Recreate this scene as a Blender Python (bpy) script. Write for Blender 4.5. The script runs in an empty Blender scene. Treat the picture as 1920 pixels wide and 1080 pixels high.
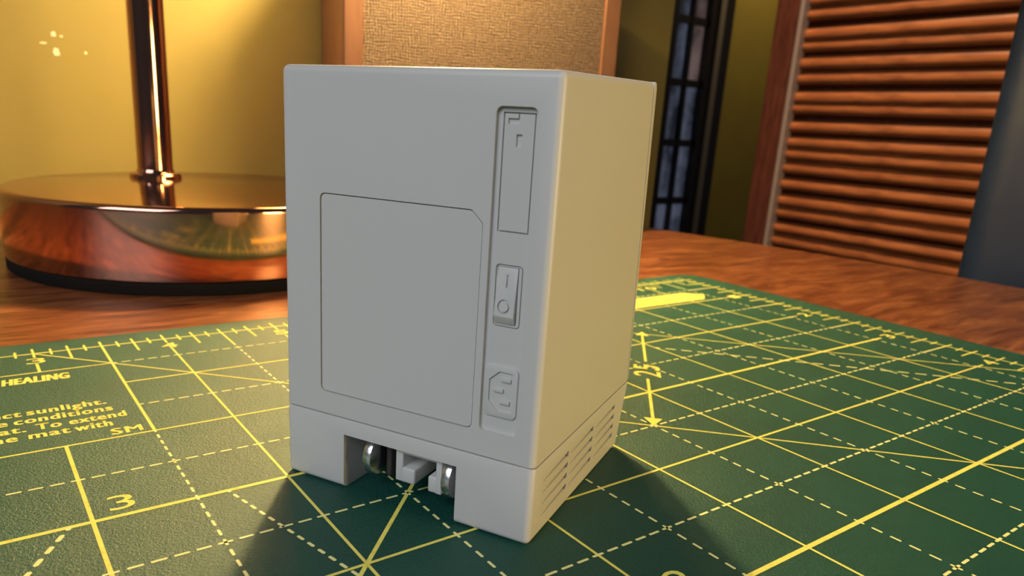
import bpy, bmesh, math, random
from mathutils import Matrix, Vector

random.seed(7)
MM = 0.001
scene = bpy.context.scene
COL = scene.collection

# ------------------------------------------------------------------ camera
cam_d = bpy.data.cameras.new('camera')
cam = bpy.data.objects.new('camera', cam_d)
COL.objects.link(cam)
RX = Vector((0.81732034, -0.57362499, 0.05423867))
RY = Vector((-0.11362779, -0.25275182, -0.96083570))
RZ = Vector((0.56486829, 0.77914754, -0.27175894))
CAM = Vector((-34.9416, -68.7487, 50.9583)) * MM
m = Matrix.Identity(4)
for r in range(3):
    m[r][0], m[r][1], m[r][2], m[r][3] = RX[r], -RY[r], -RZ[r], CAM[r]
cam.matrix_world = m
cam_d.sensor_width = 36.0
cam_d.lens = 1380.414 / 1920 * 36
cam_d.shift_x = (960 - 904.28) / 1920
cam_d.shift_y = (619.84 - 540) / 1920
cam_d.clip_start = 0.005
cam_d.clip_end = 50
cam_d.dof.use_dof = True
cam_d.dof.focus_distance = 0.100
cam_d.dof.aperture_fstop = 46
scene.camera = cam

# ------------------------------------------------------------------ world, lights, exposure
scene.view_settings.view_transform = 'Standard'
scene.view_settings.look = 'None'
scene.view_settings.gamma = 1
scene.view_settings.use_curve_mapping = False
scene.view_settings.exposure = 0.0

world = bpy.data.worlds.new('dim_room')
scene.world = world
world.use_nodes = True
bg = world.node_tree.nodes['Background']
bg.inputs[0].default_value = (0.75, 0.85, 1.0, 1)
bg.inputs[1].default_value = 0.045


def area(name, loc, target, sx, sy, power, color):
    d = bpy.data.lights.new(name, 'AREA')
    d.shape = 'RECTANGLE'
    d.size, d.size_y, d.energy, d.color = sx, sy, power, color
    o = bpy.data.objects.new(name, d)
    COL.objects.link(o)
    o.location = loc
    o.rotation_euler = (Vector(target) - Vector(loc)).to_track_quat('-Z', 'Y').to_euler()
    return o


# daylight from the window of the room, behind the camera to its left
area('window_daylight', (-0.86, -0.40, 0.72), (0.02, 0.02, 0.03), 0.8, 0.7, 9.0, (0.83, 0.88, 1.0))
# a warm floor lamp of the room, behind the camera to its right
area('room_lamp_light', (0.37, -0.60, 0.085), (0.03, 0.0, 0.03), 0.16, 0.13, 3.05, (1.0, 0.70, 0.25))


# a warm lamp high in the far part of the room
fl_d = bpy.data.lights.new('far_room_lamp_light', 'POINT')
fl_d.energy, fl_d.color, fl_d.shadow_soft_size = 14, (1.0, 0.78, 0.36), 0.08
fl = bpy.data.objects.new('far_room_lamp_light', fl_d)
COL.objects.link(fl)
fl.location = (2.7, 1.55, 1.15)
# added spot that brightens the louvred cabinet from above, no known fixture
sd = bpy.data.lights.new('cabinet_fill_spot', 'SPOT')
sd.energy, sd.color, sd.spot_size, sd.spot_blend, sd.shadow_soft_size = 190, (1.0, 0.72, 0.40), math.radians(31), 0.6, 0.04
so = bpy.data.objects.new('cabinet_fill_spot', sd)
COL.objects.link(so)
so.location = (0.52, 0.46, 1.5)
so.rotation_euler = (Vector((0.82, 0.36, 0.05)) - Vector(so.location)).to_track_quat('-Z', 'Y').to_euler()


# ------------------------------------------------------------------ helpers
def tag(o, label, cat, group=None):
    o['label'] = label
    o['category'] = cat
    if group:
        o['group'] = group
    return o


def struct(o, label=None, cat=None):
    o['kind'] = 'structure'
    if label:
        o['label'] = label
    if cat:
        o['category'] = cat
    return o


def empty(name, loc=(0, 0, 0), rz=0.0):
    o = bpy.data.objects.new(name, None)
    COL.objects.link(o)
    o.empty_display_size = 0.01
    o.location = loc
    o.rotation_euler = (0, 0, rz)
    return o


def finish(me, smooth=None):
    if smooth:
        me.shade_smooth()
        me.set_sharp_from_angle(angle=math.radians(smooth))


def obj(name, bm, mat, parent=None, smooth=None):
    """link a bmesh (in millimetres) as one mesh object"""
    bmesh.ops.recalc_face_normals(bm, faces=bm.faces[:])
    me = bpy.data.meshes.new(name)
    bm.to_mesh(me)
    bm.free()
    me.transform(Matrix.Scale(MM, 4))
    finish(me, smooth)
    me.materials.append(mat)
    o = bpy.data.objects.new(name, me)
    COL.objects.link(o)
    if parent:
        o.parent = parent
    return o


def box(bm, x0, x1, y0, y1, z0, z1):
    v = [bm.verts.new(p) for p in ((x0, y0, z0), (x1, y0, z0), (x1, y1, z0), (x0, y1, z0),
                                   (x0, y0, z1), (x1, y0, z1), (x1, y1, z1), (x0, y1, z1))]
    for f in ((0, 3, 2, 1), (4, 5, 6, 7), (0, 1, 5, 4), (1, 2, 6, 5), (2, 3, 7, 6), (3, 0, 4, 7)):
        bm.faces.new([v[i] for i in f])
    return v


def prism(bm, pts, a, b, axis):
    """polygon pts extruded from a to b along axis; pts give the other two coordinates in order"""
    def mk(p, t):
        if axis == 'x':
            return (t, p[0], p[1])
        if axis == 'y':
            return (p[0], t, p[1])
        return (p[0], p[1], t)
    A = [bm.verts.new(mk(p, a)) for p in pts]
    B = [bm.verts.new(mk(p, b)) for p in pts]
    n = len(pts)
    bm.faces.new(A)
    bm.faces.new(list(reversed(B)))
    for i in range(n):
        bm.faces.new((A[i], B[i], B[(i + 1) % n], A[(i + 1) % n]))


def bevel(bm, w, seg=3, edges=None):
    bmesh.ops.recalc_face_normals(bm, faces=bm.faces[:])
    bmesh.ops.bevel(bm, geom=edges if edges else bm.edges[:], offset=w, segments=seg, profile=0.5, affect='EDGES')


def bbox(x0, x1, y0, y1, z0, z1, w=0.0, seg=2):
    bm = bmesh.new()
    box(bm, x0, x1, y0, y1, z0, z1)
    if w:
        bevel(bm, w, seg)
    return bm


def lathe(bm, prof, n=64, cx=0, cy=0):
    rings = []
    for r, z in prof:
        if r < 1e-6:
            rings.append([bm.verts.new((cx, cy, z))])
        else:
            rings.append([bm.verts.new((cx + r * math.cos(2 * math.pi * i / n), cy + r * math.sin(2 * math.pi * i / n), z)) for i in range(n)])
    for a, b in zip(rings[:-1], rings[1:]):
        for i in range(n):
            j = (i + 1) % n
            if len(a) == 1:
                bm.faces.new((a[0], b[i], b[j]))
            elif len(b) == 1:
                bm.faces.new((a[i], b[0], a[j]))
            else:
                bm.faces.new((a[i], b[i], b[j], a[j]))


def tube(bm, pts, r, n=20):
    pts = [Vector(p) for p in pts]
    rings = []
    up = Vector((0.123, 0.3, 0.9)).normalized()
    for i, p in enumerate(pts):
        t = (pts[min(i + 1, len(pts) - 1)] - pts[max(i - 1, 0)]).normalized()
        a = t.cross(up)
        if a.length < 0.05:
            a = t.cross(Vector((1, 0, 0)))
        a.normalize()
        b = t.cross(a)
        rings.append([bm.verts.new(p + (a * math.cos(2 * math.pi * k / n) + b * math.sin(2 * math.pi * k / n)) * r) for k in range(n)])
    for A, B in zip(rings[:-1], rings[1:]):
        for k in range(n):
            bm.faces.new((A[k], B[k], B[(k + 1) % n], A[(k + 1) % n]))
    bm.faces.new(rings[0])
    bm.faces.new(rings[-1])


def rrect(x0, x1, z0, z1, r, n=5):
    out = []
    for cx, cz, a0 in ((x1 - r, z1 - r, 0), (x0 + r, z1 - r, 90), (x0 + r, z0 + r, 180), (x1 - r, z0 + r, 270)):
        for i in range(n + 1):
            a = math.radians(a0 + 90 * i / n)
            out.append((cx + r * math.cos(a), cz + r * math.sin(a)))
    return out


def rpoly(pts, rs, n=4):
    """polygon with rounded corners (radius list)"""
    out = []
    N = len(pts)
    for i, p in enumerate(pts):
        p = Vector(p)
        a = (Vector(pts[i - 1]) - p).normalized()
        b = (Vector(pts[(i + 1) % N]) - p).normalized()
        r = rs[i]
        if r <= 0:
            out.append(tuple(p))
            continue
        q0, q1 = p + a * r, p + b * r
        for k in range(n + 1):
            t = k / n
            q = q0 * (1 - t) ** 2 + p * 2 * t * (1 - t) + q1 * t * t
            out.append(tuple(q))
    return out


def cut(o, bm):
    """subtract a closed bmesh (mm, local to o) from the mesh object o"""
    bmesh.ops.recalc_face_normals(bm, faces=bm.faces[:])
    me = bpy.data.meshes.new('cutter')
    bm.to_mesh(me)
    bm.free()
    me.transform(Matrix.Scale(MM, 4))
    # work at 1000 x so that the solver's tolerances fit
    tmp_a = bpy.data.objects.new('cut_a', o.data.copy())
    tmp_b = bpy.data.objects.new('cut_b', me)
    for t in (tmp_a, tmp_b):
        t.data.transform(Matrix.Scale(1000, 4))
        COL.objects.link(t)
    md = tmp_a.modifiers.new('b', 'BOOLEAN')
    md.operation, md.solver, md.object = 'DIFFERENCE', 'EXACT', tmp_b
    md.use_self = True
    dg = bpy.context.evaluated_depsgraph_get()
    dg.update()
    new = bpy.data.meshes.new_from_object(tmp_a.evaluated_get(dg))
    new.transform(Matrix.Scale(MM, 4))
    old = o.data
    mat = old.materials[0]
    o.data = new
    new.name = old.name
    new.materials.clear()
    new.materials.append(mat)
    for t in (tmp_a, tmp_b):
        d = t.data
        bpy.data.objects.remove(t)
        bpy.data.meshes.remove(d)
    finish(new, 32)


# ------------------------------------------------------------------ materials
def mat(name, color=(0.5, 0.5, 0.5), rough=0.5, metal=0.0, spec=0.5):
    mt = bpy.data.materials.new(name)
    mt.use_nodes = True
    b = mt.node_tree.nodes['Principled BSDF']
    b.inputs['Base Color'].default_value = (*color, 1)
    b.inputs['Roughness'].default_value = rough
    b.inputs['Metallic'].default_value = metal
    b.inputs['Specular IOR Level'].default_value = spec
    return mt


def nodes(mt):
    nt = mt.node_tree
    return nt, nt.nodes['Principled BSDF'], nt.nodes.new, nt.links.new


def coords(mt, scale, rot=(0, 0, 0), kind='Object'):
    nt, b, N, L = nodes(mt)
    tc = N('ShaderNodeTexCoord')
    mp = N('ShaderNodeMapping')
    mp.inputs['Scale'].default_value = scale
    mp.inputs['Rotation'].default_value = rot
    L(tc.outputs[kind], mp.inputs['Vector'])
    return mp.outputs['Vector']


def noise(mt, vec, scale, detail=4, rough=0.55, dist=0.0):
    nt, b, N, L = nodes(mt)
    n = N('ShaderNodeTexNoise')
    n.inputs['Scale'].default_value = scale
    n.inputs['Detail'].default_value = detail
    n.inputs['Roughness'].default_value = rough
    n.inputs['Distortion'].default_value = dist
    L(vec, n.inputs['Vector'])
    return n.outputs['Fac']


def ramp(mt, fac, stops):
    nt, b, N, L = nodes(mt)
    r = N('ShaderNodeValToRGB')
    el = r.color_ramp.elements
    while len(el) < len(stops):
        el.new(0.5)
    for e, (p, c) in zip(el, stops):
        e.position = p
        e.color = (*c, 1)
    L(fac, r.inputs['Fac'])
    return r.outputs['Color']


def bump(mt, height, strength, dist):
    nt, b, N, L = nodes(mt)
    bp = N('ShaderNodeBump')
    bp.inputs['Strength'].default_value = strength
    bp.inputs['Distance'].default_value = dist
    L(height, bp.inputs['Height'])
    L(bp.outputs['Normal'], b.inputs['Normal'])


def mixcol(mt, a, c, fac, mode='MIX'):
    nt, b, N, L = nodes(mt)
    mx = N('ShaderNodeMix')
    mx.data_type = 'RGBA'
    mx.blend_type = mode
    for s, v in ((mx.inputs[0], fac), (mx.inputs[6], a), (mx.inputs[7], c)):
        if hasattr(v, 'default_value') or hasattr(v, 'is_linked'):
            L(v, s)
        elif isinstance(v, tuple):
            s.default_value = (*v, 1)
        else:
            s.default_value = v
    return mx.outputs[2]


def base(mt, col):
    nt, b, N, L = nodes(mt)
    L(col, b.inputs['Base Color'])


def wood(name, dark, mid, light, along=(1, 12, 12), scale=30, rough=0.4, bstr=0.25, spec=0.5):
    mt = mat(name, rough=rough, spec=spec)
    v = coords(mt, along)
    g = noise(mt, v, scale, 6, 0.62, 0.6)
    c = ramp(mt, g, [(0.30, dark), (0.5, mid), (0.70, light)])
    big = noise(mt, coords(mt, tuple(a ** 0.5 for a in along)), scale * 0.35, 3)
    c2 = mixcol(mt, c, dark, ramp(mt, big, [(0.45, (0, 0, 0)), (0.8, (0.55, 0.55, 0.55))]))
    base(mt, c2)
    bump(mt, g, bstr, 0.0004)
    return mt


# ---- casing plastic
m_plastic = mat('casing_plastic', (0.60, 0.585, 0.545), 0.42, spec=0.45)
bump(m_plastic, noise(m_plastic, coords(m_plastic, (1, 1, 1)), 9000, 2), 0.06, 0.00004)
m_gap = mat('dark_gap_plastic', (0.05, 0.045, 0.04), 0.6)
m_chrome = mat('nickel_plated_steel', (0.86, 0.86, 0.88), 0.24, 1.0)
bump(m_chrome, noise(m_chrome, coords(m_chrome, (1, 1, 1)), 2200, 3), 0.35, 0.00012)
m_screen = mat('dark_screen_plastic', (0.02, 0.02, 0.02), 0.15)
# ---- mat
m_mat = mat('mat_vinyl', (0.012, 0.075, 0.045), 0.47, spec=0.55)
vv = coords(m_mat, (1, 1, 1))
base(m_mat, ramp(m_mat, noise(m_mat, vv, 60, 5, 0.6), [(0.3, (0.006, 0.068, 0.048)), (0.7, (0.008, 0.080, 0.056))]))
bump(m_mat, noise(m_mat, vv, 2800, 3, 0.65), 0.75, 0.00026)
m_print = mat('yellow_ink', (0.86, 0.68, 0.16), 0.5, spec=0.35)
vv = coords(m_print, (1, 1, 1))
base(m_print, ramp(m_print, noise(m_print, vv, 900, 4, 0.7), [(0.33, (0.80, 0.66, 0.10)), (0.48, (0.96, 0.86, 0.17))]))
m_pale = mat('pale_yellow_ink', (0.96, 0.90, 0.36), 0.5, spec=0.35)
m_inkdark = mat('dark_banner_ink', (0.30, 0.16, 0.02), 0.6)
# ---- wood
m_table = mat('varnished_table_wood', rough=0.30, spec=0.5)
v = coords(m_table, (1.6, 9.0, 9.0))
g1 = noise(m_table, v, 26, 7, 0.66, 0.8)
g2 = noise(m_table, coords(m_table, (1.0, 9.0, 9.0)), 130, 6, 0.68, 0.4)
cc = ramp(m_table, g1, [(0.30, (0.060, 0.016, 0.006)), (0.45, (0.175, 0.050, 0.017)), (0.58, (0.30, 0.100, 0.034)), (0.72, (0.46, 0.185, 0.075))])
base(m_table, mixcol(m_table, cc, (0.055, 0.014, 0.006), ramp(m_table, g2, [(0.52, (0, 0, 0)), (0.66, (0.8, 0.8, 0.8))])))
bump(m_table, g2, 0.30, 0.0006)
m_louvre = wood('reddish_louvre_wood', (0.15, 0.040, 0.012), (0.29, 0.085, 0.024), (0.40, 0.130, 0.040), (6, 1, 8), 24, 0.36, 0.2)
m_stile = wood('dark_stile_wood', (0.07, 0.018, 0.009), (0.13, 0.034, 0.016), (0.18, 0.05, 0.024), (8, 8, 1), 24, 0.40, 0.2)
m_bead = mat('worn_edge_highlight', (0.36, 0.27, 0.23), 0.35)  # worn stile edge, with its highlight put into the pale colour
m_frame = wood('orange_frame_wood', (0.065, 0.023, 0.011), (0.088, 0.034, 0.017), (0.108, 0.045, 0.024), (9, 9, 1), 30, 0.5, 0.1)
m_cabinet = wood('brown_cabinet_veneer', (0.22, 0.095, 0.035), (0.28, 0.125, 0.048), (0.33, 0.15, 0.06), (9, 9, 1), 20, 0.55, 0.1)
# ---- burlap
m_burlap = mat('burlap_weave', rough=0.9, spec=0.1)
nt, b, N, L = nodes(m_burlap)
tc = N('ShaderNodeTexCoord')
dn = N('ShaderNodeTexNoise')
dn.inputs['Scale'].default_value = 160
dn.inputs['Detail'].default_value = 3
L(tc.outputs['Object'], dn.inputs['Vector'])
mxv = N('ShaderNodeMix')
mxv.data_type = 'VECTOR'
mxv.inputs[0].default_value = 0.0024
L(tc.outputs['Object'], mxv.inputs[4])
L(dn.outputs['Color'], mxv.inputs[5])
wv = []
for d in ('X', 'Z'):
    w = N('ShaderNodeTexWave')
    w.bands_direction = d
    w.inputs['Scale'].default_value = 250
    w.inputs['Distortion'].default_value = 1.5
    w.inputs['Detail'].default_value = 2
    w.inputs['Detail Scale'].default_value = 2.0
    L(mxv.outputs[1], w.inputs['Vector'])
    wv.append(w.outputs['Fac'])
mul = N('ShaderNodeMath')
mul.operation = 'MULTIPLY'
L(wv[0], mul.inputs[0])
L(wv[1], mul.inputs[1])
n2 = noise(m_burlap, coords(m_burlap, (1, 1, 1.6)), 700, 3, 0.7)
ad = N('ShaderNodeMath')
ad.operation = 'ADD'
L(mul.outputs[0], ad.inputs[0])
L(n2, ad.inputs[1])
hf = N('ShaderNodeMath')
hf.operation = 'MULTIPLY'
hf.inputs[1].default_value = 0.5
L(ad.outputs[0], hf.inputs[0])
base(m_burlap, ramp(m_burlap, hf.outputs[0], [(0.25, (0.036, 0.022, 0.014)), (0.45, (0.105, 0.075, 0.058)), (0.68, (0.225, 0.170, 0.138))]))
bump(m_burlap, hf.outputs[0], 0.6, 0.0007)
# ---- walls
m_wall = mat('mustard_wall_paint', (0.46, 0.33, 0.11), 0.62, spec=0.3)
vw = coords(m_wall, (1, 1, 1))
base(m_wall, ramp(m_wall, noise(m_wall, vw, 12, 4), [(0.3, (0.225, 0.176, 0.048)), (0.7, (0.25, 0.195, 0.055))]))
bump(m_wall, noise(m_wall, vw, 500, 3), 0.15, 0.0004)
m_olive = mat('olive_wall_paint', (0.36, 0.26, 0.05), 0.7, spec=0.2)
base(m_olive, ramp(m_olive, noise(m_olive, coords(m_olive, (1, 1, 1)), 4, 3), [(0.3, (0.33, 0.24, 0.05)), (0.7, (0.39, 0.28, 0.06))]))
m_chip = mat('bare_plaster', (0.85, 0.74, 0.52), 0.8)
m_floor = wood('dark_floor_wood', (0.04, 0.018, 0.008), (0.07, 0.03, 0.014), (0.10, 0.045, 0.02), (1, 8, 8), 8, 0.5, 0.1)
m_wframe = wood('black_brown_window_wood', (0.010, 0.006, 0.004), (0.018, 0.011, 0.007), (0.026, 0.017, 0.012), (8, 8, 1), 10, 0.4, 0.1)
m_jamb = mat('grey_jamb_highlight', (0.20, 0.16, 0.13), 0.5)  # highlight stripe along the window frame, painted as a grey strip
# ---- lamp
m_copper = mat('polished_copper', (0.62, 0.31, 0.21), 0.07, 1.0)
nt, b, N, L = nodes(m_copper)
rr = N('ShaderNodeMapRange')
rr.inputs['To Min'].default_value = 0.05
rr.inputs['To Max'].default_value = 0.14
L(noise(m_copper, coords(m_copper, (1, 1, 1)), 90, 4), rr.inputs['Value'])
L(rr.outputs[0], b.inputs['Roughness'])
m_felt = mat('black_felt', (0.012, 0.010, 0.009), 0.95, spec=0.1)
bump(m_felt, noise(m_felt, coords(m_felt, (1, 1, 1)), 1500, 3), 0.8, 0.0006)
m_white = mat('white_enamel', (0.8, 0.75, 0.65), 0.4)
m_bulb = mat('warm_bulb_glass', (1, 0.85, 0.6), 0.3)
bb = m_bulb.node_tree.nodes['Principled BSDF']
bb.inputs['Emission Color'].default_value = (1, 0.66, 0.28, 1)
bb.inputs['Emission Strength'].default_value = 25
# ---- chair
m_leather = mat('blue_grey_leather', (0.006, 0.014, 0.040), 0.5, spec=0.3)
bump(m_leather, noise(m_leather, coords(m_leather, (1, 1, 1)), 700, 4), 0.2, 0.0004)


def pane_mat(name, c1, c2, strength):
    mt = mat(name, (0.02, 0.02, 0.025), 0.2)
    nt, b, N, L = nodes(mt)
    c = ramp(mt, noise(mt, coords(mt, (1, 1, 0.6)), 9, 3, 0.6), [(0.38, c1), (0.62, c2)])
    L(c, b.inputs['Emission Color'])
    b.inputs['Emission Strength'].default_value = strength
    return mt


m_pane_blue = pane_mat('dusk_blue_glass', (0.010, 0.011, 0.016), (0.060, 0.068, 0.10), 1.0)
m_pane_pink = pane_mat('dusk_pinkish_glass', (0.018, 0.012, 0.012), (0.11, 0.075, 0.070), 1.0)

# ------------------------------------------------------------------ room structure
bm = bmesh.new()
box(bm, -1500, 411, 330, 420, -730, 1500)
wall_back = struct(obj('wall_back', bm, m_wall), 'mustard painted wall behind the copper lamp and loudspeaker', 'wall')
# bare plaster chips where paint came off
for cx, cz, rx, rz in ((9.6, 70.9, 1.35, 1.9), (9.2, 78.3, 1.0, 1.1), (4.8, 74.3, 1.6, 0.35), (21.5, 71.6, 0.5, 0.6), (12.2, 77.8, 0.6, 0.35)):
    bm = bmesh.new()
    ring = []
    for i in range(14):
        a = 2 * math.pi * i / 14
        k = 1 + random.uniform(-0.28, 0.25)
        ring.append((cx + rx * k * math.cos(a), cz + rz * k * math.sin(a)))
    prism(bm, ring, 329.75, 330.2, 'y')
    obj('paint_chip', bm, m_chip, wall_back)

bm = bmesh.new()
box(bm, 411, 5200, 2000, 2100, -730, 1900)
wall_far = struct(obj('wall_far', bm, m_olive), 'dark olive wall of the far side of the room', 'wall')
bm = bmesh.new()
box(bm, -1500, 5200, -1800, 2100, -760, -730)
struct(obj('floor', bm, m_floor), 'dark wooden floor under the table', 'floor')

# far window with small panes
win = struct(empty('window_1', (2.25, 1.99, -0.73)), 'dark framed window with two columns of dusky glass panes', 'window')
WX0, WX1, WZ1 = -40, 225, 1900
bm = bmesh.new()
box(bm, WX0, WX0 + 45, -40, 5, 0, WZ1)
obj('window_frame', bm, m_wframe, win)
bm = bmesh.new()
box(bm, WX1 - 35, WX1 + 5, -40, 5, 0, WZ1)
obj('window_frame', bm, m_wframe, win)
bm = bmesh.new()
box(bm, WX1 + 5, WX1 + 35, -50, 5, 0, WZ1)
obj('jamb_highlight', bm, m_jamb, win)
bm = bmesh.new()
box(bm, WX1 + 35, WX1 + 90, -48, 5, 0, WZ1)
obj('jamb', bm, m_wframe, win)
bm = bmesh.new()
box(bm, 92, 106, -32, 0, 0, WZ1)
obj('mullion', bm, m_wframe, win)
zs = [60 + 228 * k for k in range(9)]
for z in zs:
    bm = bmesh.new()
    box(bm, WX0 + 45, WX1 - 35, -28, 0, z - 14, z + 14)
    obj('glazing_bar', bm, m_wframe, win)
for i, z in enumerate(zs[:-1]):
    for x0, x1, mt in ((5, 92, m_pane_blue), (106, 190, m_pane_pink if i > 3 else m_pane_blue)):
        bm = bmesh.new()
        box(bm, x0, x1, -10, -5, z + 14, z + 214)
        obj('pane', bm, mt, win)

# ------------------------------------------------------------------ table
ZT = -1.6            # table top, the mat's printed face is z = 0
table = tag(empty('wooden_table', (0, 0, -0.73)), 'reddish brown varnished wooden table under the green cutting mat', 'table')
bm = bmesh.new()
prism(bm, rpoly([(-820, -820), (313.5, -820), (314, 70), (303, 151), (289, 213), (273, 280), (262, 326), (-820, 326)], [20, 20, 30, 30, 25, 25, 6, 5]), ZT - 30, ZT, 'z')
bevel(bm, 1.2, 2, [e for e in bm.edges if all(abs(v.co.z - ZT) < 0.01 for v in e.verts)])
o = obj('table_top', bm, m_table, table, 30)
o.location = (0, 0, 0.73)
for lx, ly in ((-780, -780), (260, -780), (-780, 270), (215, 270)):
    o = obj('leg', bbox(lx, lx + 40, ly, ly + 40, 0, 730 + ZT - 30, 3), m_stile, table)
for x0, x1, y0, y1 in ((-740, 260, -770, -750), (-740, 215, 290, 305)):
    obj('apron', bbox(x0, x1, y0, y1, 620, 730 + ZT - 30, 1), m_stile, table)

# ------------------------------------------------------------------ cutting mat
U = 12.7
mat_root = tag(empty('cutting_mat', (0, 0, ZT * MM)), 'green cutting mat with yellow printed inch grid and lettering', 'cutting mat')
bm = bmesh.new()
prism(bm, rpoly([(-267, -195), (190, -195), (190, 109.6), (-267, 109.6)], [7, 7, 9, 7], 6), 0, -ZT, 'z')
bevel(bm, 0.25, 2, [e for e in bm.edges if all(abs(v.co.z + ZT) < 0.01 for v in e.verts)])
obj('mat_sheet', bm, m_mat, mat_root, 30)
ZP = -ZT + 0.03     # print height above the mat's underside
UMIN, UMAX, VMIN, VMAX = -20, 14, -8, 15


def seg(bm, u0, v0, u1, v1, w, z=ZP):
    a, b_ = Vector((u0 * U, -v0 * U)), Vector((u1 * U, -v1 * U))
    d = (b_ - a)
    if d.length < 1e-6:
        return
    d.normalize()
    n = Vector((-d.y, d.x)) * (w / 2)
    cap = d * (w * 0.35)
    ps = [a + n, a - cap, a - n, b_ - n, b_ + cap, b_ + n]
    bm.faces.new([bm.verts.new((p.x, p.y, z)) for p in ps])


def dashes(bm, u0, v0, u1, v1, w, pitch=0.2, duty=0.58, z=ZP + 0.004):
    ln = math.hypot(u1 - u0, v1 - v0)
    n = int(ln / pitch + 0.01)
    for i in range(n + 1):
        c = i * pitch
        a, e = c - pitch * duty / 2, c + pitch * duty / 2
        a, e = max(a, 0), min(e, ln)
        if e <= a:
            continue
        seg(bm, u0 + (u1 - u0) * a / ln, v0 + (v1 - v0) * a / ln, u0 + (u1 - u0) * e / ln, v0 + (v1 - v0) * e / ln, w, z)


# solid inch lines
bm = bmesh.new()
for v_ in range(-8, 15, 2):
    w = 0.72 if v_ in (-2, 2, 6, 10) else 0.46
    us = -1 if v_ == -6 else UMIN
    if v_ == -8:
        continue
    ue = 13.25 if v_ in (-4, -2, 0, 2) else 14
    seg(bm, us, v_, ue, v_, w)
for u_ in range(-20, 14, 2):
    w = 0.55 if u_ in (-2, -10) else 0.42
    z = ZP + 0.002
    if u_ <= -2:
        seg(bm, u_, -7.43, u_, -7, w, z)
        seg(bm, u_, -4, u_, VMAX, w, z)
    else:
        seg(bm, u_, -7.72 if u_ == 0 else -7.4, u_, VMAX, w, z)
seg(bm, UMIN, -7, -1, -7, 0.42)
seg(bm, -1, -8.25, -1, -4, 0.50, ZP + 0.002)
for k in range(1, 14, 2):
    seg(bm, k, -8.25, k, -7.15, 0.45, ZP + 0.002)
obj('solid_grid_print', bm, m_print, mat_root)
# dashed half-inch lines
bm = bmesh.new()
for v_ in range(-7, 15, 2):
    dashes(bm, -1 if v_ <= -5 else UMIN, v_, 13.3, v_, 0.40, duty=0.64)
for u_ in range(-19, 14, 2):
    dashes(bm, u_, -4 if u_ <= -1 else -7.2, u_, VMAX, 0.40, duty=0.52)
for k in range(-7, 14, 2):
    seg(bm, 13.0, k, 14.25, k, 0.45, ZP + 0.002)
dashes(bm, -0.68, -2, 0.42, 2.4, 0.45, 0.165, 0.5)
dashes(bm, -2.2, -2, -4.4, 1.6, 0.62, 0.2, 0.5)
dashes(bm, 8.0, -3.7, 15 - 1.6, 15 - 1.6 - 11.7, 0.50, 0.30, 0.60)
obj('dashed_grid_print', bm, m_pale, mat_root)
# diagonals and arrow
bm = bmesh.new()
seg(bm, -2, -8, 14, 8, 0.40, ZP + 0.003)
seg(bm, 5.2, -7.8, 14, 1, 0.40, ZP + 0.003)
seg(bm, -3.5, 3.5, 3.5, -3.5, 0.55, ZP + 0.003)
obj('diagonal_print', bm, m_print, mat_root)
bm = bmesh.new()
z = ZP + 0.006
seg(bm, 5.2, -1.2, 6.46, -2.46, 0.62, z)
seg(bm, 7.16, -3.16, 8.4, -4.4, 0.62, z)
for (pu, pv), s_ in (((5.0, -1.0), 1), ((8.62, -4.62), -1)):
    tip = Vector((pu * U, -pv * U))
    d = Vector((1, 1)).normalized() * s_
    n = Vector((-d.y, d.x))
    ps = [tip, tip + d * 3.7 + n * 1.75, tip + d * 3.7 - n * 1.75]
    bm.faces.new([bm.verts.new((p.x, p.y, z + 0.002)) for p in ps])
obj('dimension_arrow_print', bm, m_print, mat_root)
# rulers along two edges
bm = bmesh.new()
seg(bm, UMIN, -8, 14, -8, 0.48, ZP + 0.004)
seg(bm, 14, -8, 14, VMAX, 0.48, ZP + 0.004)
for i in range((UMAX - UMIN) * 4 + 1):
    u_ = UMIN + i * 0.25
    r = i % 8
    if r in (2, 6):
        a, e = -8.25, -7.53
    elif r == 0:
        a, e = -8.27, -7.78
    elif r == 4:
        a, e = -8.26, -7.72
    else:
        a, e = -8.17, -7.86
    seg(bm, u_, a, u_, e, 0.46, ZP + 0.006)
for i in range((VMAX - VMIN) * 4 + 1):
    v_ = VMIN + i * 0.25
    r = i % 8
    if r in (2, 6):
        a, e = 14.25, 13.53
    elif r == 0:
        a, e = 14.27, 13.85
    elif r == 4:
        a, e = 14.26, 13.7
    else:
        a, e = 14.17, 13.86
    seg(bm, a, v_, e, v_, 0.46, ZP + 0.006)
obj('ruler_print', bm, m_print, mat_root)
# yellow banner near the corner
bm = bmesh.new()
ps = [(3.5, -6.86), (12.55, -6.86), (12.98, -6.5), (12.55, -6.14), (3.5, -6.14)]
bm.faces.new([bm.verts.new((u_ * U, -v_ * U, ZP + 0.006)) for u_, v_ in ps])
obj('banner_print', bm, m_print, mat_root)
bm = bmesh.new()
u_ = 3.7
while u_ < 11.6:
    l_ = random.uniform(0.10, 0.34)
    seg(bm, u_, -6.36, u_ + l_, -6.40, 0.55, ZP + 0.012)
    u_ += l_ + random.uniform(0.08, 0.14)
obj('banner_marks', bm, m_inkdark, mat_root)


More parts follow.
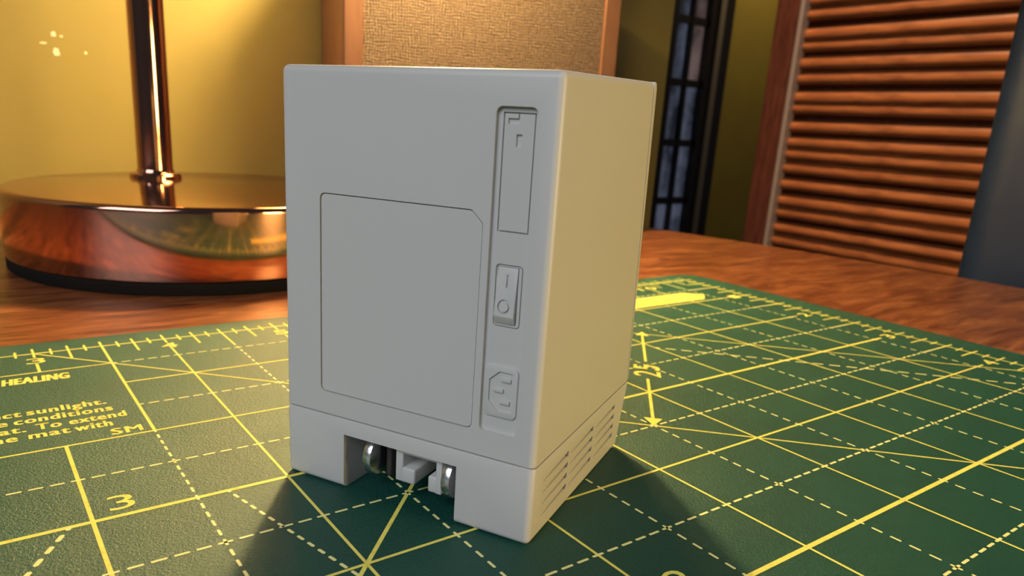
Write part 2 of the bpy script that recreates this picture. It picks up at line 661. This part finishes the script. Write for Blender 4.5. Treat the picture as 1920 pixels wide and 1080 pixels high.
def lettering(body, u0, v0, u1, cap, bold=0.0, shear=0.0, rot=0.0, m_=None, name='lettering', align='fit'):
    """one printed line: baseline from (u0, v0) to u1, capital height cap (all in half inches)"""
    cu = bpy.data.curves.new('t', 'FONT')
    cu.body = body
    cu.size = 1.0
    cu.shear = shear
    cu.space_character = 1.12 if bold else 1.0
    cu.fill_mode = 'FRONT' if hasattr(cu, 'fill_mode') else cu.fill_mode
    cu.resolution_u = 3
    t = bpy.data.objects.new('t', cu)
    COL.objects.link(t)
    dg = bpy.context.evaluated_depsgraph_get()
    dg.update()
    me = bpy.data.meshes.new_from_object(t.evaluated_get(dg))
    bpy.data.objects.remove(t)
    bpy.data.curves.remove(cu)
    xs = [v.co.x for v in me.vertices]
    x0, x1 = min(xs), max(xs)
    sx = (u1 - u0) * U / (x1 - x0)
    sy = cap * U / 0.70
    c, s = math.cos(rot), math.sin(rot)
    V0 = [v.co.copy() for v in me.vertices]
    F0 = [tuple(p.vertices) for p in me.polygons]
    bpy.data.meshes.remove(me)
    V, F = [], []
    sh = [(0, 0)] if not bold else [(dx, dy) for dx in (-bold, 0, bold) for dy in (-bold * 0.35, bold * 0.35)]
    for k, (dx, dy) in enumerate(sh):
        off = len(V)
        for p in V0:
            x, y = (p.x - x0) * sx + dx * sy, (p.y + dy) * sy
            V.append(Vector((u0 * U + c * x - s * y, -v0 * U + s * x + c * y, ZP + 0.008 + 0.002 * k)) * MM)
        F += [tuple(i + off for i in f) for f in F0]
    me = bpy.data.meshes.new(name)
    me.from_pydata(V, [], F)
    me.materials.append(m_ or m_print)
    o = bpy.data.objects.new(name, me)
    COL.objects.link(o)
    o.parent = mat_root
    return o


lettering('SELF-', -3.30, -6.55, -2.58, 0.27, 0.04, 0.12)
lettering('HEALING', -2.50, -6.55, -1.65, 0.27, 0.04, 0.12)
for word, a_, v_, b_ in (('direct', -3.02, -5.23, -2.37), ('sunlight.', -2.30, -5.23, -1.37), ('e', -2.66, -4.95, -2.54), ('conditions', -2.46, -4.95, -1.33),
                         ('flat.', -2.80, -4.67, -2.36), ('To', -2.24, -4.67, -1.97), ('extend', -1.87, -4.67, -1.21),
                         ('the', -2.84, -4.41, -2.47), ('mat', -2.34, -4.41, -1.90), ('with', -1.84, -4.41, -1.42), ('SM', -1.47, -4.09, -1.12)):
    lettering(word, a_, v_, b_, 0.20, 0.032)
lettering('3', -1.82, -2.13, -1.57, 0.32, 0.0)
for n_, u_ in ((1, -6), (2, -4), (3, -2), (4, 0), (5, 2), (6, 4), (7, 6), (8, 8), (9, 10), (10, 12)):
    hw = 0.13 if n_ < 10 else 0.30
    lettering(str(n_), u_ - hw, -7.46, u_ + hw, 0.27, 0.03 if n_ == 5 else 0.008, name='ruler_number')
for n_, v_ in ((1, -6), (2, -4), (3, -2), (4, 0), (5, 2), (6, 4)):
    lettering(str(n_), 13.42, v_ + 0.13, 13.70, 0.27, 0.015, name='ruler_number')
lettering('2', 2.26, 1.86, 2.52, 0.32)
lettering('25', 6.72, -2.40, 6.72 + 0.62, 0.46, 0.012, rot=math.radians(45))

# ------------------------------------------------------------------ miniature computer (charger)
W, H = 38.8, 56.7
BX = tag(empty('miniature_computer', (0.73577 * MM, 27.36441 * MM, 0.04 * MM), math.radians(-62.31975)),
         'beige plastic miniature computer casing with moulded rear sockets standing on the cutting mat', 'miniature computer')
ZS = 10.62          # seam height
# upper housing
bm = bmesh.new()
prism(bm, [(0, ZS + 0.12), (0, H), (35.45, H + 1.25), (39.15, ZS + 0.12)], 0, W, 'x')
bmesh.ops.recalc_face_normals(bm, faces=bm.faces[:])
front_v = [e for e in bm.edges if all(v.co.y < 0.01 for v in e.verts) and abs(e.verts[0].co.z - e.verts[1].co.z) > 1]
top_e = [e for e in bm.edges if all(v.co.z > H - 0.1 for v in e.verts) and not all(v.co.y > 30 for v in e.verts)]
low_e = [e for e in bm.edges if all(v.co.z < ZS + 1 for v in e.verts)]
bmesh.ops.bevel(bm, geom=front_v + top_e, offset=0.9, segments=5, profile=0.5, affect='EDGES')
housing = obj('upper_housing', bm, m_plastic, BX, 32)
# label panel recess (chamfered corner)
bm = bmesh.new()
prism(bm, rpoly([(6.2, 13.9), (29.95, 13.9), (30.05, 39.7), (28.5, 41.15), (6.2, 41.15)], [0.9, 0.9, 0.25, 0.25, 0.9]), -1, 0.16, 'y')
cut(housing, bm)
op = rpoly([(6.2, 13.9), (29.95, 13.9), (30.05, 39.7), (28.5, 41.15), (6.2, 41.15)], [0.9, 0.9, 0.25, 0.25, 0.9])
ip = rpoly([(6.34, 14.04), (29.81, 14.04), (29.91, 39.62), (28.42, 41.01), (6.34, 41.01)], [0.8, 0.8, 0.25, 0.25, 0.8])
bm = bmesh.new()
Q = [[bm.verts.new((x, y, z_)) for x, z_ in pp] for y in (0.0, 0.5) for pp in (op, ip)]
n = len(op)
for k in range(n):
    j = (k + 1) % n
    bm.faces.new((Q[0][k], Q[0][j], Q[2][j], Q[2][k]))
    bm.faces.new((Q[1][k], Q[3][k], Q[3][j], Q[1][j]))
    bm.faces.new((Q[0][k], Q[1][k], Q[1][j], Q[0][j]))
    bm.faces.new((Q[2][k], Q[2][j], Q[3][j], Q[3][k]))
cut(housing, bm)
# long connector pocket
PD = 0.62
bm = bmesh.new()
prism(bm, rrect(30.95, 36.0, 14.05, 52.8, 0.75), -1, PD, 'y')
cut(housing, bm)


def frame_cut(x0, x1, z0, z1, r, w, y0, y1):
    """closed ring prism"""
    bm = bmesh.new()
    o_ = rrect(x0, x1, z0, z1, r)
    i_ = rrect(x0 + w, x1 - w, z0 + w, z1 - w, max(r - w, 0.02))
    A = [bm.verts.new((x, y0, z)) for x, z in o_]
    B = [bm.verts.new((x, y1, z)) for x, z in o_]
    C_ = [bm.verts.new((x, y0, z)) for x, z in i_]
    D_ = [bm.verts.new((x, y1, z)) for x, z in i_]
    n = len(o_)
    for k in range(n):
        j = (k + 1) % n
        bm.faces.new((A[k], A[j], B[j], B[k]))
        bm.faces.new((C_[k], D_[k], D_[j], C_[j]))
        bm.faces.new((A[k], C_[k], C_[j], A[j]))
        bm.faces.new((B[k], B[j], D_[j], D_[k]))
    return bm


cut(housing, frame_cut(31.6, 35.58, 38.9, 52.2, 0.08, 0.17, PD - 0.3, PD + 0.32))        # card slot outline
cut(housing, frame_cut(31.75, 35.28, 27.62, 35.16, 0.5, 0.15, PD - 0.3, PD + 0.28))      # switch outline
bm = bmesh.new()
box(bm, 32.2, 33.55, PD - 0.3, PD + 0.26, 50.9, 51.55)
cut(housing, bm)
bm = bmesh.new()
box(bm, 33.40, 33.60, PD - 0.3, PD + 0.3, 51.3, 52.06)
cut(housing, bm)
bm = bmesh.new()
box(bm, 33.3, 34.0, PD - 0.3, PD + 0.28, 48.5, 49.85)
cut(housing, bm)
# rocker well
bm = bmesh.new()
box(bm, 32.0, 34.78, PD - 0.4, PD + 0.22, 28.0, 34.9)
cut(housing, bm)
# rocker switch, its lower end standing proud
switch = obj('power_switch', (lambda b_: (prism(b_, [(PD + 0.2, 28.02), (PD - 0.12, 28.02), (PD - 0.62, 29.0), (PD - 0.02, 34.85), (PD + 0.2, 34.85)], 32.06, 34.66, 'x'), bevel(b_, 0.06, 2), b_)[2])(bmesh.new()), m_plastic, BX, 32)
# engraved bar and ring on the rocker
bm = bmesh.new()
box(bm, 33.30, 33.52, PD - 0.9, PD + 0.06, 32.45, 34.0)
cut(switch, bm)
bm = bmesh.new()
n = 28
for R0, R1 in ((0.56, 0.82),):
    ring = []
    for y in (PD - 1.2, PD - 0.22):
        for r in (R0, R1):
            ring.append([bm.verts.new((33.28 + r * math.cos(2 * math.pi * k / n), y, 30.2 + r * 1.05 * math.sin(2 * math.pi * k / n))) for k in range(n)])
    a, b_, c_, d_ = ring
    for k in range(n):
        j = (k + 1) % n
        bm.faces.new((a[k], a[j], b_[j], b_[k]))
        bm.faces.new((c_[k], d_[k], d_[j], c_[j]))
        bm.faces.new((a[k], c_[k], c_[j], a[j]))
        bm.faces.new((b_[k], b_[j], d_[j], d_[k]))
cut(switch, bm)
# power socket plate with six sided recess and three pins
bm = bmesh.new()
prism(bm, rrect(31.2, 35.7, 16.2, 22.8, 0.75), PD - 0.30, PD + 0.1, 'y')
bevel(bm, 0.10, 2, [e for e in bm.edges if all(v.co.y < PD - 0.2 for v in e.verts)])
socket = obj('power_socket', bm, m_plastic, BX, 32)
bm = bmesh.new()
prism(bm, rpoly([(33.2, 22.1), (35.15, 22.1), (35.15, 16.95), (33.2, 16.95), (31.88, 18.15), (31.88, 20.9)], [0.1, 0.4, 0.4, 0.1, 0.1, 0.1]), PD - 1, PD - 0.06, 'y')
cut(socket, bm)
for px_, pz_ in ((33.45, 20.85), (32.5, 19.42), (33.42, 17.98)):
    obj('contact_pin', bbox(px_, px_ + 1.33, PD - 0.34, PD + 0.05, pz_, pz_ + 0.5, 0.06, 2), m_plastic, socket, 32)

# front bezel on the far (screen) side
bm = bmesh.new()
prism(bm, [(35.95, H + 1.25), (36.5, H + 1.28), (37.0, H + 1.05), (37.35, H + 0.3), (40.0, ZS + 0.15), (39.55, ZS + 0.12)], 0.0, W, 'x')
bevel(bm, 0.12, 2)
bezel = obj('front_bezel', bm, m_plastic, BX, 32)
a_ = math.atan2(39.85 - 37.35, H - ZS)
bm = bmesh.new()
prism(bm, [(37.85, 48.6), (38.0, 48.6), (39.12, 25.0), (38.9, 25.0)], 5, W - 5, 'x')
obj('screen', bm, m_screen, bezel)
# dark shadow gap filler between the halves
bm = bmesh.new()
box(bm, 0.55, W - 0.55, 0.55, 38.6, ZS - 0.6, ZS + 0.6)
obj('seam_core', bm, m_gap, BX)

bm = bmesh.new()
prism(bm, [(35.0, H - 1.2), (36.3, H - 1.2), (39.6, ZS + 0.9), (38.6, ZS + 0.9)], 0.7, W - 0.7, 'x')
obj('seam_core', bm, m_gap, BX)

# base
bm = bmesh.new()
prism(bm, [(0, 0), (0, ZS - 0.12), (39.65, ZS - 0.12), (35.7, 0)], 0, W, 'x')
bmesh.ops.recalc_face_normals(bm, faces=bm.faces[:])
ev = [e for e in bm.edges if all(v.co.y < 0.01 for v in e.verts) and abs(e.verts[0].co.z - e.verts[1].co.z) > 1]
eb = [e for e in bm.edges if all(v.co.z < 0.01 for v in e.verts)]
et = [e for e in bm.edges if all(v.co.z > ZS - 0.2 for v in e.verts)]
bmesh.ops.bevel(bm, geom=ev + eb, offset=0.85, segments=4, profile=0.5, affect='EDGES')
et = [e for e in bm.edges if all(v.co.z > ZS - 0.13 for v in e.verts)]
bmesh.ops.bevel(bm, geom=et, offset=0.16, segments=2, profile=0.5, affect='EDGES')
base_o = obj('base', bm, m_plastic, BX, 32)
bm = bmesh.new()
box(bm, 10.2, 28.1, -2, 30, -2, 8.2)
cut(base_o, bm)
# side vents: three groups of four slots that deepen towards the far end
bm = bmesh.new()
for y0, y1 in ((3.65, 12.45), (13.55, 22.75), (23.95, 33.3)):
    for zr in (8.05, 6.42, 4.78, 3.12):
        zl = zr - 0.32
        h = 0.52
        v0 = [(W + 1, y0, zl - h), (W + 1, y0, zl + h), (W - 0.10, y0, zl + h * 0.25), (W - 0.10, y0, zl - h * 0.25)]
        v1 = [(W + 1, y1, zr - h * 1.0), (W + 1, y1, zr + h), (W - 0.42, y1, zr + h * 0.35), (W - 0.42, y1, zr - h * 0.35)]
        A = [bm.verts.new(p) for p in v0]
        B = [bm.verts.new(p) for p in v1]
        bm.faces.new(A)
        bm.faces.new(list(reversed(B)))
        for k in range(4):
            bm.faces.new((A[k], B[k], B[(k + 1) % 4], A[(k + 1) % 4]))
cut(base_o, bm)
bm = bmesh.new()
for y1 in (12.45, 22.75, 33.3):
    for zr in (8.05, 6.42, 4.78, 3.12):
        box(bm, W - 1.3, W + 1, y1 - 0.62, y1 - 0.02, zr - 0.36, zr + 0.36)
cut(base_o, bm)

# folding plug in the base opening
hub = obj('plug_hub', bbox(18.25, 25.45, 1.0, 24, 7.35, 8.15, 0.12), m_plastic, BX, 32)
obj('hub_arm', bbox(18.25, 19.45, 0.9, 24, 3.2, 7.9, 0.2, 3), m_plastic, hub, 32)
obj('hub_arm', bbox(24.6, 25.5, 0.9, 24, 2.9, 7.7, 0.15, 3), m_plastic, hub, 32)
obj('hub_foot', bbox(19.0, 21.3, 0.95, 24, 3.1, 5.35, 0.3, 3), m_plastic, hub, 32)
obj('hub_foot', bbox(23.35, 25.2, 0.95, 6, 2.85, 5.2, 0.3, 3), m_plastic, hub, 32)
obj('hub_cheek', bbox(15.0, 15.9, 3.4, 24, 1.9, 7.9, 0.3, 3), m_gap, hub, 32)
for x0 in (13.05, 25.62):
    bm = bmesh.new()
    pr = []
    for k in range(17):
        a = math.radians(90 + 180 * k / 16)
        pr.append((3.2 + 2.9 * math.cos(a), 5.05 + 2.95 * math.sin(a)))
    pr += [(18, 2.1), (18, 8.0)]
    prism(bm, pr, x0, x0 + 1.35, 'x')
    bevel(bm, 0.22, 2, [e for e in bm.edges if all(abs(v.co.x - x0) < 0.01 for v in e.verts) or all(abs(v.co.x - x0 - 1.35) < 0.01 for v in e.verts)])
    obj('plug_blade', bm, m_chrome, BX, 40)
bm = bmesh.new()
lathe(bm, [(0, 0), (1.1, 0), (1.1, 2.2), (0, 2.2)], 20)
bmesh.ops.transform(bm, matrix=Matrix.Translation((15.9, 4.8, 6.6)) @ Matrix.Rotation(math.radians(90), 4, 'Y'), verts=bm.verts[:])
obj('pivot_pin', bm, m_chrome, hub, 40)

# ------------------------------------------------------------------ copper desk lamp
LX, LY = 38.0, 204.4
lamp = tag(empty('desk_lamp', (LX * MM, LY * MM, ZT * MM)), 'polished copper desk lamp with a thick round base and slim pole', 'lamp')
bm = bmesh.new()
R = 62.3
lathe(bm, [(0, 3.6), (R - 0.8, 3.6), (R - 0.1, 4.2)] + [(R, 4.8), (R, 23.4)] +
      [(R - 1.6 + 1.6 * math.cos(math.radians(t)), 23.8 + 1.6 * math.sin(math.radians(t))) for t in range(0, 91, 15)] + [(0, 25.4)], 160)
obj('base', bm, m_copper, lamp, 35)
bm = bmesh.new()
lathe(bm, [(0, 0), (R - 0.7, 0), (R - 0.2, 0.8), (R - 0.2, 3.2), (R - 0.8, 3.7), (0, 3.7)], 160)
obj('felt_pad', bm, m_felt, lamp, 35)
SX, SY = 30.1 - LX, 243.5 - LY
bm = bmesh.new()
lathe(bm, [(0, 25.2), (9.4, 25.2), (9.4, 26.2), (8.9, 26.9), (7.0, 27.3), (6.6, 28.2), (0, 28.2)], 48, SX, SY)
obj('collar', bm, m_copper, lamp, 35)
HX, HY, HZ = 134 - LX, 215 - LY, 183 - ZT
bm = bmesh.new()
top = 300
tube(bm, [(SX, SY, 25.3), (SX, SY, 60), (SX, SY, 160), (SX, SY, 240), (SX + 2, SY, 262), (SX + 7, SY - 2, 282), (SX + 16, SY - 4, 295), (SX + 30, SY - 8, top),
          (HX - 30, HY + 9, top), (HX - 14, HY + 4, top - 3), (HX - 4, HY + 1, top - 12), (HX, HY, top - 26), (HX, HY, HZ + 45)], 6.4, 32)
obj('pole', bm, m_copper, lamp, 40)
bm = bmesh.new()
lathe(bm, [(0, HZ + 47), (14, HZ + 46), (22, HZ + 40), (40, HZ + 18), (50, HZ - 14), (50.6, HZ - 16), (49.4, HZ - 16), (39, HZ + 17), (21, HZ + 38.6), (13.5, HZ + 44.4), (0, HZ + 45.2)], 64, HX, HY)
shade = obj('lamp_shade', bm, m_copper, lamp, 40)
bm = bmesh.new()
lathe(bm, [(0, HZ + 45), (13, HZ + 44), (20.6, HZ + 38), (38.4, HZ + 16.6), (49, HZ - 15.9), (48.2, HZ - 15.9), (38, HZ + 15.6), (20.2, HZ + 37), (12.6, HZ + 42.8), (0, HZ + 43.4)], 64, HX, HY)
obj('shade_lining', bm, m_white, shade, 40)
bm = bmesh.new()
lathe(bm, [(0, HZ + 14), (8, HZ + 16), (14, HZ + 22), (15.5, HZ + 28), (12, HZ + 36), (7, HZ + 43), (0, HZ + 44)], 32, HX, HY)
obj('bulb', bm, m_bulb, lamp, 40)
pl = bpy.data.lights.new('lamp_light', 'POINT')
pl.energy = 3.8
pl.color = (1.0, 0.73, 0.30)
pl.shadow_soft_size = 0.009
po = bpy.data.objects.new('lamp_light', pl)
COL.objects.link(po)
po.parent = lamp
po.location = (HX * MM, HY * MM, (HZ + 0) * MM)

# ------------------------------------------------------------------ loudspeaker
spk = tag(empty('loudspeaker', (111.3 * MM, 247.5 * MM, ZT * MM), math.atan2(-0.283, 0.959)),
          'wooden loudspeaker with a tan burlap grille standing against the mustard wall', 'loudspeaker')
SW, SD, SH = 133.5, 80.0, 147.0
obj('cabinet', bbox(0, SW, 3.0, SD, 0, SH, 0.6), m_cabinet, spk)
FT = 8.4
for nm, a in (('frame_strip', (0, FT, 0, 3.2, 0, SH)), ('frame_strip', (SW - FT, SW, 0, 3.2, 0, SH)),
              ('frame_strip', (FT, SW - FT, 0, 3.2, 0, FT)), ('frame_strip', (FT, SW - FT, 0, 3.2, SH - FT, SH))):
    obj(nm, bbox(*a, 0.5), m_frame, spk)
obj('grille_cloth', bbox(FT + 0.1, SW - FT - 0.1, 1.6, 3.4, FT + 0.1, SH - FT - 0.1), m_burlap, spk)

# ------------------------------------------------------------------ louvred cabinet beyond the table
cabinet = tag(empty('louvred_cabinet', (0.82, 0.0, -0.73)), 'tall reddish wooden cabinet with a louvred door beyond the table edge', 'cabinet')
CZ = 730
Y0, Y1 = -260, 528
KS = 1.763
obj('carcass', bbox(28, 430, Y0, Y1 - 1, 0, 1700, 2), m_stile, cabinet)
obj('stile', bbox(-6, 26, 494, 527, 20, 1680, 2.5, 3), m_stile, cabinet)
obj('stile', bbox(-6, 26, Y0 + 2, Y0 + 70, 20, 1680, 2.5, 3), m_stile, cabinet)
obj('edge_highlight_bead', bbox(-8, 8, 488.5, 493.8, 40, 1660, 1.6, 3), m_bead, cabinet)
obj('door_panel', bbox(20, 27.5, Y0 + 70, 493, 20, 1680), m_stile, cabinet)
obj('rail', bbox(-6, 24, Y0 + 70, 488, 20, CZ - 212, 2.5, 3), m_stile, cabinet)
obj('rail', bbox(-6, 24, Y0 + 70, 488, CZ + 470, 1680, 2.5, 3), m_stile, cabinet)
PITCH = 10.15 * KS
zc = CZ - 200
while zc < CZ + 462:
    bm = bmesh.new()
    hh = PITCH * random.uniform(0.43, 0.48)
    tl = math.radians(random.uniform(20, 27))
    pr = []
    for k in range(10):
        a = math.radians(-90 + 180 * k / 9)
        pr.append((-2.6 * KS * math.cos(a) ** 0.8 - 0.5, hh * math.sin(a)))
    pr += [(1.6 * KS, hh), (1.6 * KS, -hh)]
    # lean the slat so that its lower edge comes forward
    pr = [(x * math.cos(tl) + z_ * math.sin(tl) + 4.2 * KS, -x * math.sin(tl) + z_ * math.cos(tl)) for x, z_ in pr]
    A = [bm.verts.new((x, Y0 + 70.2, z_)) for x, z_ in pr]
    wob = random.uniform(-3.2, 3.2)
    B = [bm.verts.new((x, 488.2, z_ + wob)) for x, z_ in pr]
    n = len(pr)
    bm.faces.new(A)
    bm.faces.new(list(reversed(B)))
    for k in range(n):
        bm.faces.new((A[k], B[k], B[(k + 1) % n], A[(k + 1) % n]))
    s_ = obj('slat', bm, m_louvre, cabinet, 50)
    s_.location = (0, 0, (zc + random.uniform(-0.9, 0.9)) * MM)
    zc += PITCH
# ------------------------------------------------------------------ chair beyond the table
chair = tag(empty('padded_chair', (0.40, -0.10, -0.73)), 'dark blue-grey padded high-back chair beside the table edge', 'chair')


def rslab(x0, x1, y0, y1, z0, z1, r, rb):
    bm = bmesh.new()
    prism(bm, rrect(x0, x1, y0, y1, r, 8), z0, z1, 'z')
    bevel(bm, rb, 3, [e for e in bm.edges if all(abs(v.co.z - z0) < .01 for v in e.verts) or all(abs(v.co.z - z1) < .01 for v in e.verts)])
    return bm


obj('backrest', rslab(-70, -14, -250, 178.5, 470, 1120, 17, 10), m_leather, chair, 50)
obj('seat', rslab(-60, 380, -245, 170, 400, 470, 25, 12), m_leather, chair, 50)
for x, y in ((-50, -230), (-50, 130), (340, -230), (340, 130)):
    obj('leg', bbox(x, x + 28, y, y + 28, 0, 405, 2), m_stile, chair)
